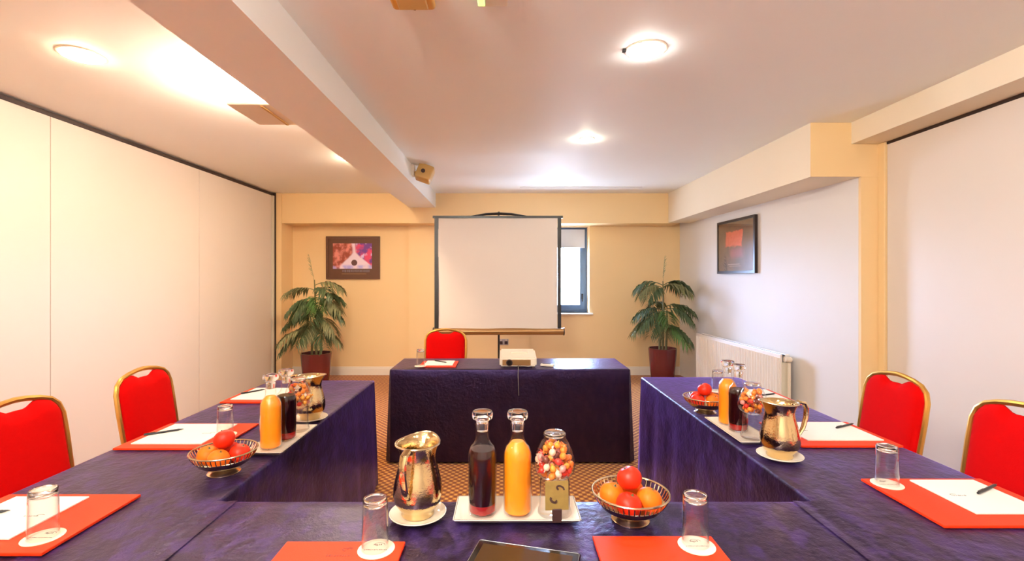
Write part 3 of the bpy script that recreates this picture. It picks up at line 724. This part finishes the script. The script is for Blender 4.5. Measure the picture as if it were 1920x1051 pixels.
# right side
folder(1.25, 1.67, 1.367, 1.69, 'red desk folder at the lower right edge of the picture')
pad(1.403, 1.625, 1.43, 1.668, 'white notepad at the lower right edge of the picture', 4); pen(1.59, 1.585, .48, 'black pen on the notepad at the lower right picture edge')
coaster(1.305, 1.642, FZ, 'coaster on the corner of the lower right red folder'); tumbler(1.305, 1.642, FZ+.002, 'upturned tumbler on the corner of the lower right red folder')
folder(1.245, 1.675, 2.02, 2.36, 'red desk folder beside the steel jug on the right table')
pad(1.31, 1.64, 2.08, 2.34, 'white notepad beside the steel jug on the right table', 5); pen(1.60, 2.265, .48, 'black pen on the notepad beside the right steel jug')
folder(1.25, 1.67, 2.70, 3.05, 'red desk folder at the far end of the right table')
pad(1.40, 1.64, 2.74, 3.03, 'white notepad at the far end of the right table', 6); pen(1.56, 2.87, .4, 'black pen on the far notepad of the right table')
coaster(1.325, 3.0, FZ, 'coaster at the far end of the right table'); tumbler(1.325, 3.0, FZ+.002, 'upturned tumbler at the far end of the right table near the radiator')
# near table
folder(-.585, -.268, 1.03, 1.285, 'closed red folder with a printed emblem at the bottom edge left of the tablet', logo=True)
coaster(-.336, 1.247, FZ, 'coaster on the red folder left of the tablet'); tumbler(-.340, 1.25, FZ+.002, 'upturned tumbler between the near jug and the bottom edge')
folder(.237, .562, 1.04, 1.312, 'closed red folder at the bottom edge right of the tablet')
coaster(.503, 1.264, FZ, 'coaster on the red folder right of the tablet'); tumbler(.503, 1.272, FZ+.002, 'upturned tumbler right of the near fruit bowl')
# tablet
t = thing('tablet', 'black tablet lying askew in front of the bottle tray', 'tablet', (.037, 1.17, ZT), math.radians(-14.5))
obj('body', rbox(-.137, .137, -.095, .095, 0, .010, .005, 3), 'tabletbody', t, True)
obj('screen', rbox(-.118, .118, -.080, .076, .0098, .0108, .0005, 1), 'screenblack', t)
bm = bmesh.new(); tube(bm, [(-.133, -.08, .0095), (-.133, .088, .0095), (-.128, .0915, .0095), (.128, .0915, .0095), (.133, .087, .0095), (.133, -.08, .0095)], .0012, 5); obj('edge_trim', bm, 'foot', t, True)
# back table place
def ftb(x0, x1, y0, y1, l):
    return folder(x0, x1, y0, y1, l)
ftb(-.70, -.40, 3.84, 4.10, 'red desk folder on the table in front of the screen')
pad(-.665, -.43, 3.885, 4.09, 'white notepad on the table in front of the screen', 9); pen(-.545, 4.02, -.7, 'black pen on the notepad before the screen')
coaster(-.685, 3.86, FZ, 'coaster on the table in front of the screen'); tumbler(-.685, 3.87, FZ+.002, 'upturned tumbler on the table in front of the screen')

# ================================================================== projector and remote
t = thing('projector', 'white projector on the table in front of the screen', 'projector', (.10, 3.96, ZT))
bm = bmesh.new(); v = bx(bm, -.148, .148, -.14, .14, .012, .085)
for q in v:
    if q.co.z > .05 and q.co.y > 0: q.co.z += .03
bmesh.ops.bevel(bm, geom=bm.edges[:], offset=.012, segments=3, affect='EDGES'); obj('body', bm, 'plastic', t, True)
obj('front_panel', rbox(-.125, .10, -.1435, -.138, .022, .066, .002, 1), 'case', t)
bm = bmesh.new(); tube(bm, [(-.07, -.138, .044), (-.07, -.155, .044)], .026, 20); l = obj('lens_ring', bm, 'brown', t, True)
bm = bmesh.new(); tube(bm, [(-.07, -.150, .044), (-.07, -.157, .044)], .019, 20); obj('lens', bm, 'lens_glass', l, True)
obj('top_panel', rbox(-.06, .08, -.02, .08, .098, .112, .002, 1), 'plastic', t)
for sx in (-.12, .12):
    bm = bmesh.new(); lathe(bm, [(0, 0), (.012, 0), (.010, .014), (0, .014)], 12, sx, -.11); obj('foot', bm, 'brown', t, True)
    bm = bmesh.new(); lathe(bm, [(0, 0), (.012, 0), (.010, .014), (0, .014)], 12, sx, .11); obj('foot', bm, 'brown', t, True)
bm = bmesh.new(); tube(bm, [(.10, 3.815, ZT+.02), (.10, 3.775, ZT+.012), (.098, 3.755, ZT-.04), (.10, 3.748, ZT-.12), (.102, 3.744, ZT-.20)], .0035, 6)
tag(obj('hanging_cord', bm, 'cordgrey', None, True), 'thin grey cord hanging from the projector down the dark cloth', 'cord')
t = thing('remote_control', 'small pale remote control to the right of the projector', 'remote', (.338, 3.90, ZT), -.35)
obj('body', rbox(-.055, .055, -.02, .02, 0, .02, .006, 2), 'plastic', t, True)
obj('keypad', rbox(-.04, .03, -.012, .012, .019, .0215, .001, 1), 'brown', t)

# ================================================================== trays, bottles, jars, jugs, bowls
tray_p, bot_p, jar_p, jug_p, bowl_p = {}, {}, {}, {}, {}
def tray(x, y, rz, label):
    z = ZT
    if tray_p: return dup(tray_p['t'], label, (x, y, z), rz)
    t = thing('china_tray', label, 'tray', (x, y, z), rz, 'rectangular white china trays')
    L, W_ = .185, .077; bm = bmesh.new()
    def ring(l, w_, zz_): return [bm.verts.new((sx*l, sy*w_, zz_)) for sx, sy in ((-1,-1),(1,-1),(1,1),(-1,1))]
    prof = [(L-.03, W_-.03, 0), (L-.02, W_-.02, 0), (L, W_, .016), (L, W_, .019), (L-.006, W_-.006, .019), (L-.022, W_-.022, .009)]
    rs = [ring(*p) for p in prof]
    bm.faces.new(rs[0][::-1]); bm.faces.new(rs[-1])
    for A_, B_ in zip(rs, rs[1:]):
        for k in range(4): bm.faces.new((A_[k], A_[(k+1)%4], B_[(k+1)%4], B_[k]))
    bmesh.ops.bevel(bm, geom=[e for e in bm.edges if abs(e.verts[0].co.z-e.verts[1].co.z) > .002], offset=.004, segments=2, affect='EDGES')
    obj('dish', bm, 'china', t, True); tray_p['t'] = t; return t
def bottle(kind, x, y, label, z=ZT+.0095):
    if kind in bot_p: return dup(bot_p[kind], label, (x, y, z), 0)
    t = thing('glass_bottle', label, 'bottle', (x, y, z), 0, 'stoppered bottles of '+('orange juice' if kind == 'juice' else 'dark cordial'))
    R = .0425
    bm = bmesh.new(); lathe(bm, [(0, .002), (.036, 0), (.041, .003), (R, .010), (R, .170), (.041, .185), (.035, .201), (.026, .211), (.0208, .222), (.0205, .262), (.0225, .266), (.0215, .270)], 40)
    obj('bottle_wall', bm, 'glass', t, 'full')
    q = R-.003
    if kind == 'juice':
        bm = bmesh.new(); lathe(bm, [(0, .006), (q-.006, .006), (q, .012), (q, .170), (.0385, .184), (.032, .199), (.023, .210), (.018, .216), (0, .216)], 36); obj('liquid', bm, 'juice', t, True)
    else:
        bm = bmesh.new(); lathe(bm, [(0, .006), (q-.006, .006), (q, .012), (q, .034), (0, .034)], 36); obj('liquid_bottom', bm, 'cordial_low', t, True)
        bm = bmesh.new(); lathe(bm, [(0, .0345), (q, .0345), (q, .170), (.0385, .184), (.035, .193), (0, .193)], 36); obj('liquid', bm, 'cordial', t, True)
    bm = bmesh.new(); lathe(bm, [(0, .245), (.0165, .246), (.0175, .266), (.0185, .274), (.022, .280), (.0295, .284), (.0315, .289), (.0315, .299), (.029, .305), (.022, .306), (.015, .303), (0, .302)], 24)
    obj('stopper', bm, 'solidglass', t, True)
    bot_p[kind] = t; return t
sw_mesh = {}
SWC = {'orange': (.85, .22, .02), 'red': (.65, .03, .015), 'amber': (.80, .30, .03), 'white': (.80, .60, .42), 'brown': (.16, .035, .02), 'pink': (.80, .30, .25)}
for k, c in SWC.items(): M['sweet_'+k] = mat('sweet_wrapper_'+k, c, .3, .12, 90, .2, 160, dist=.002)
def sweets(cx, cy, z0, where, n, seed):
    r = random.Random(seed); pts = []; tries = 0
    while len(pts) < n and tries < 9000:
        tries += 1; h = r.uniform(.121, .212); R = .050 if h < .165 else .050-.024*((h-.165)/.047)
        R = min(R, .039+.012*((h-.115)/.03)) if h < .15 else R
        a = r.uniform(0, 2*PI); rad = R*r.random()**.35
        p = Vector((rad*math.cos(a), rad*math.sin(a), h))
        if all((p-q).length > .0190 for q in pts): pts.append(p)
    cols = ['orange', 'red', 'orange', 'amber', 'orange', 'red', 'orange', 'brown', 'pink', 'amber', 'red', 'white']
    for i, p in enumerate(pts):
        c = cols[r.randrange(len(cols))]
        if c not in sw_mesh:
            bm = bmesh.new(); sphere(bm, (0, 0, 0), .0108, 10, 7, (1.05, .95, .9))
            for s_ in (-1, 1):
                tube(bm, [(s_*.009, 0, 0), (s_*.012, 0, 0), (s_*.0155, 0, 0)], [.003, .0025, .006], 6, flat=.35)
            o = obj('wrapped_sweet', bm, 'sweet_'+c, None, True); sw_mesh[c] = o.data
        else: o = obj('wrapped_sweet', sw_mesh[c], None)
        o.location = (cx+p.x, cy+p.y, z0+p.z); o.rotation_euler = (r.uniform(0, 6), r.uniform(0, 6), r.uniform(0, 6)); o.scale = (1, 1, 1)
        hw = 'low' if p.z < .148 else ('high' if p.z > .182 else 'midway')
        sw = ('right' if p.x > 0 else 'left') if abs(p.x) > abs(p.y) else ('back' if p.y > 0 else 'front')
        tag(o, '%s wrapped sweet %s at the %s of the glass jar on %s' % (c, hw, sw, where), 'sweet', 'wrapped sweets in the glass jars')
def jar(x, y, label, where, n, seed, card=False):
    z = ZT+.0095
    if jar_p: t = dup(jar_p['t'], label, (x, y, z), 0)
    else:
        t = thing('sweet_jar', label, 'jar', (x, y, z), 0, 'egg shaped glass sweet jars')
        bm = bmesh.new(); lathe(bm, [(0, .001), (.048, 0), (.051, .004), (.050, .012), (.046, .02), (.0445, .05), (.0445, .095), (.042, .104), (.041, .108)], 36); obj('stand', bm, 'tumbler', t, 'full')
        bm = bmesh.new(); lathe(bm, [(0, .1085), (.038, .1085), (.050, .116), (.0595, .130), (.0615, .145), (.059, .165), (.052, .190), (.042, .212), (.034, .226), (.0345, .234), (.033, .241), (.028, .244)], 36); obj('globe', bm, 'glass', t, 'full')
        bm = bmesh.new(); lathe(bm, [(0, .2435), (.020, .2445), (.030, .2425), (.033, .237), (.030, .231), (0, .229)], 28); obj('lid', bm, 'solidglass', t, True)
        jar_p['t'] = t
    sweets(x, y, z, where, n, seed); return t
def jug(x, y, rz, label, plabel):
    if 't' in jug_p:
        dup(jug_p['s'], plabel, (x, y, ZT), 0); return dup(jug_p['t'], label, (x, y, ZT+.0085), rz)
    s = thing('china_saucer', plabel, 'saucer', (x, y, ZT), 0, 'round white saucers under the jugs')
    bm = bmesh.new(); lathe(bm, [(0, 0), (.05, 0), (.055, .003), (.078, .011), (.084, .015), (.0845, .017), (.083, .018), (.077, .0145), (.056, .0085), (0, .008)], 44); obj('dish', bm, 'china', s, True)
    t = thing('steel_jug', label, 'jug', (x, y, ZT+.0085), rz, 'polished steel water jugs')
    def spout(px_, py_, z, a):       # pull the rim out and up into a lip at local +x
        k = max(0, (z-.165)/.05); f = max(0, math.cos(a))**3
        return (px_+.018*k*f-.002*k, py_*(1-.04*k*f), z+.008*k*f)
    bm = bmesh.new()
    prof = [(0, 0), (.046, 0), (.049, .006), (.047, .016), (.058, .026), (.068, .042), (.0725, .062), (.0715, .085), (.066, .112), (.059, .140), (.0535, .165), (.0525, .178), (.055, .192), (.060, .205), (.0635, .212)]
    inner = [(.0655, .2135), (.064, .2145), (.060, .2125), (.053, .195), (.0505, .178), (.0515, .165), (.057, .140), (.064, .112), (.069, .08), (.066, .045), (.04, .03), (0, .03)]
    lathe(bm, prof+inner, 48, shape=spout); obj('jug_body', bm, 'steel', t, 'full')
    bm = bmesh.new(); pts = [(.067*math.cos(a), .067*math.sin(a)) for a in [i*2*PI/40 for i in range(41)]]
    tube(bm, [spout(p[0]*.97, p[1]*.97, .2135, i*2*PI/40) for i, p in enumerate(pts)], .0032, 6, caps=False); obj('rim', bm, 'silver', t, True)
    bm = bmesh.new(); tube(bm, [(-.056, 0, .200), (-.080, 0, .213), (-.102, 0, .207), (-.112, 0, .185), (-.110, 0, .15), (-.098, 0, .11), (-.082, 0, .085), (-.070, 0, .075)], [.006, .008, .0085, .008, .0075, .007, .006, .005], 8, flat=1.5, up=(0, 1, 0)); obj('handle', bm, 'steel', t, True)
    jug_p['t'] = t; jug_p['s'] = s; return t
M['clem'] = mat('orange_peel', (.88, .16, .006), .5, .10, 20, .15, 150, dist=.003, spec=.25)
M['redfruit'] = mat('red_peel', (.66, .022, .004), .4, .15, 9, spec=.3)
def fruit_mesh(m, seed):
    bm = bmesh.new(); sphere(bm, (0, 0, 0), .037, 20, 14, (1, 1, .9))
    for v in bm.verts:
        d = math.hypot(v.co.x, v.co.y)
        if v.co.z > 0: v.co.z -= .006*math.exp(-(d/.010)**2)
        v.co *= 1+.02*mnoise.noise(v.co*30+Vector((seed, 0, 0)))
    return bm
fr = {}
def fruit(x, y, z, kind, label, rot, parent_scale=1):
    if kind not in fr:
        t = thing('round_fruit', label, 'fruit', (x, y, z), 0, 'round fruit in the bowls')
        obj('flesh', fruit_mesh(kind, 1), 'redfruit' if kind == 'red' else 'clem', t, 'full')
        bm = bmesh.new()
        for k in range(5):
            a = 2*PI*k/5; p = [(0, 0, .0275), (.004*math.cos(a-.5), .004*math.sin(a-.5), .0285), (.009*math.cos(a), .009*math.sin(a), .0295), (.004*math.cos(a+.5), .004*math.sin(a+.5), .0285)]
            bm.faces.new([bm.verts.new(q) for q in p])
        tube(bm, [(0, 0, .026), (0, 0, .034)], .0016, 5); obj('calyx', bm, 'frond_a', t)
        fr[kind] = t
    else: t = dup(fr[kind], label, (x, y, z))
    t.rotation_euler = rot; return t
def bowl(x, y, label, where, fruits):
    if not bowl_p:
        t = thing('silver_fruit_bowl', label, 'bowl', (x, y, ZT), 0, 'silver footed fruit bowls')
        bm = bmesh.new(); lathe(bm, [(0, .014), (.03, .016), (.060, .026), (.084, .042), (.097, .058), (.0985, .0575), (.086, .0405), (.061, .0235), (.032, .0125), (0, .011)], 44); obj('body', bm, 'silver', t, True)
        bm = bmesh.new(); lathe(bm, [(.030, .016), (.036, .008), (.050, .002), (.055, 0), (.0555, .003), (.052, .006), (.040, .011), (.034, .018)], 40); obj('foot', bm, 'silver', t, True)
        bm = bmesh.new(); pts = [(.111*math.cos(i*2*PI/48), .111*math.sin(i*2*PI/48), .083) for i in range(49)]; tube(bm, pts, .0032, 6, caps=False); obj('rim', bm, 'silver', t, True)
        bm = bmesh.new()
        for k in range(44):
            a = 2*PI*k/44; c_, s_ = math.cos(a), math.sin(a); tube(bm, [(.0975*c_, .0975*s_, .057), (.106*c_, .106*s_, .070), (.111*c_, .111*s_, .083)], .0019, 4, caps=False)
        o = obj('pierced_band', bm, 'silver', t, True); bowl_p['t'] = t
    else: t = dup(bowl_p['t'], label, (x, y, ZT), 0)
    for (dx, dy, dz, kind, l, rot) in fruits: fruit(x+dx, y+dy, ZT+dz, kind, l+' '+where, rot)
    return t
# near table
tray(.033, 1.455, 0, 'white china tray of bottles on the near table')
bottle('dark', -.0695, 1.44, 'stoppered bottle of dark red cordial on the near tray')
bottle('juice', .036, 1.44, 'stoppered bottle of orange juice on the near tray')
J = jar(.147, 1.44, 'egg shaped glass jar of sweets on the near tray', 'the near tray', 58, 1)
t = thing('refraction_card', 'made-up gold card standing in for refraction in the near sweet jar', 'card', (.148, 1.381, ZT+.046), .06)  # card and scrolls stand in for light refracted in the jar
bm = rbox(-.034, .034, -.0012, .0012, 0, .082, .001, 1); bmesh.ops.transform(bm, matrix=Matrix.Rotation(-.08, 4, 'X'), verts=bm.verts[:]); obj('card', bm, 'refraction_card', t)
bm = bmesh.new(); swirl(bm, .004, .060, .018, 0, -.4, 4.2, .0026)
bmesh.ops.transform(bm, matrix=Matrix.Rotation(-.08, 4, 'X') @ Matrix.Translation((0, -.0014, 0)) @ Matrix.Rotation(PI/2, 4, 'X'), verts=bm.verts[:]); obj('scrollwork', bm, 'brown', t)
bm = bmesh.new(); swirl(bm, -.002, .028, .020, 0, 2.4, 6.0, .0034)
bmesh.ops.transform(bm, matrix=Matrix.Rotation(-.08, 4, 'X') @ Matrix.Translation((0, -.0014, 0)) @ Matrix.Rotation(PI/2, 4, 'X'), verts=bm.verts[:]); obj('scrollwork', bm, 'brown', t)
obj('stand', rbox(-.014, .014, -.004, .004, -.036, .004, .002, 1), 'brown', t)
jug(-.262, 1.435, math.radians(78), 'polished steel jug on the near table with its handle to the camera', 'white saucer under the near steel jug')
bowl(.369, 1.42, 'silver footed fruit bowl on the near table', 'in the near bowl', [(-0.0509, 0.0165, .067, 'clem', 'orange fruit at the left', (0.2, 0.3, 0)), (-0.0165, -0.0509, .067, 'red', 'red fruit at the front', (0.3, 0.1, 1)), (0.0509, -0.0165, .067, 'clem', 'orange fruit at the right', (0.4, -0.1, 2)), (0.0165, 0.0509, .067, 'clem', 'orange fruit at the back', (0.5, -0.3, 3)), (-.002, .004, .1205, 'red', 'red fruit on top', (-.3, .4, 2))])
# left table
tray(-.972, 2.10, PI/2, 'white china tray of bottles on the left table')
bottle('juice', -.976, 1.995, 'stoppered bottle of orange juice on the left table')
bottle('dark', -.962, 2.105, 'stoppered bottle of dark red cordial on the left table')
jar(-.962, 2.225, 'egg shaped glass jar of sweets on the left table', 'the left table', 48, 2)
jug(-.985, 2.42, math.radians(-10), 'polished steel jug on the left table with its lip to the right', 'white saucer under the left steel jug')
bowl(-1.035, 1.765, 'silver footed fruit bowl on the left table', 'in the left bowl', [(-0.0523, -0.0111, .067, 'clem', 'orange fruit at the left', (0.2, 0.3, 0)), (0.0111, -0.0523, .067, 'clem', 'orange fruit at the front', (0.3, 0.1, 1)), (0.0523, 0.0111, .067, 'red', 'red fruit at the right', (0.4, -0.1, 2)), (-0.0111, 0.0523, .067, 'red', 'red fruit at the back', (0.5, -0.3, 3)), (-.002, .004, .1205, 'red', 'red fruit on top', (-.3, .4, 2))])
# right table
tray(1.075, 2.225, PI/2, 'white china tray of bottles on the right table')
jar(1.092, 2.12, 'egg shaped glass jar of sweets on the right table', 'the right table', 48, 3)
bottle('dark', 1.078, 2.225, 'stoppered bottle of dark red cordial on the right table')
bottle('juice', 1.075, 2.325, 'stoppered bottle of orange juice on the right table')
jug(1.088, 1.905, math.radians(185), 'polished steel jug on the right table with its handle to the right', 'white saucer under the right steel jug')
bowl(1.065, 2.56, 'silver footed fruit bowl on the right table', 'in the right bowl', [(-0.0485, -0.0226, .067, 'red', 'red fruit at the left', (0.2, 0.3, 0)), (0.0226, -0.0485, .067, 'clem', 'orange fruit at the front', (0.3, 0.1, 1)), (0.0485, 0.0226, .067, 'clem', 'orange fruit at the right', (0.4, -0.1, 2)), (-0.0226, 0.0485, .067, 'red', 'red fruit at the back', (0.5, -0.3, 3)), (-.002, .004, .1205, 'red', 'red fruit on top', (-.3, .4, 2))])
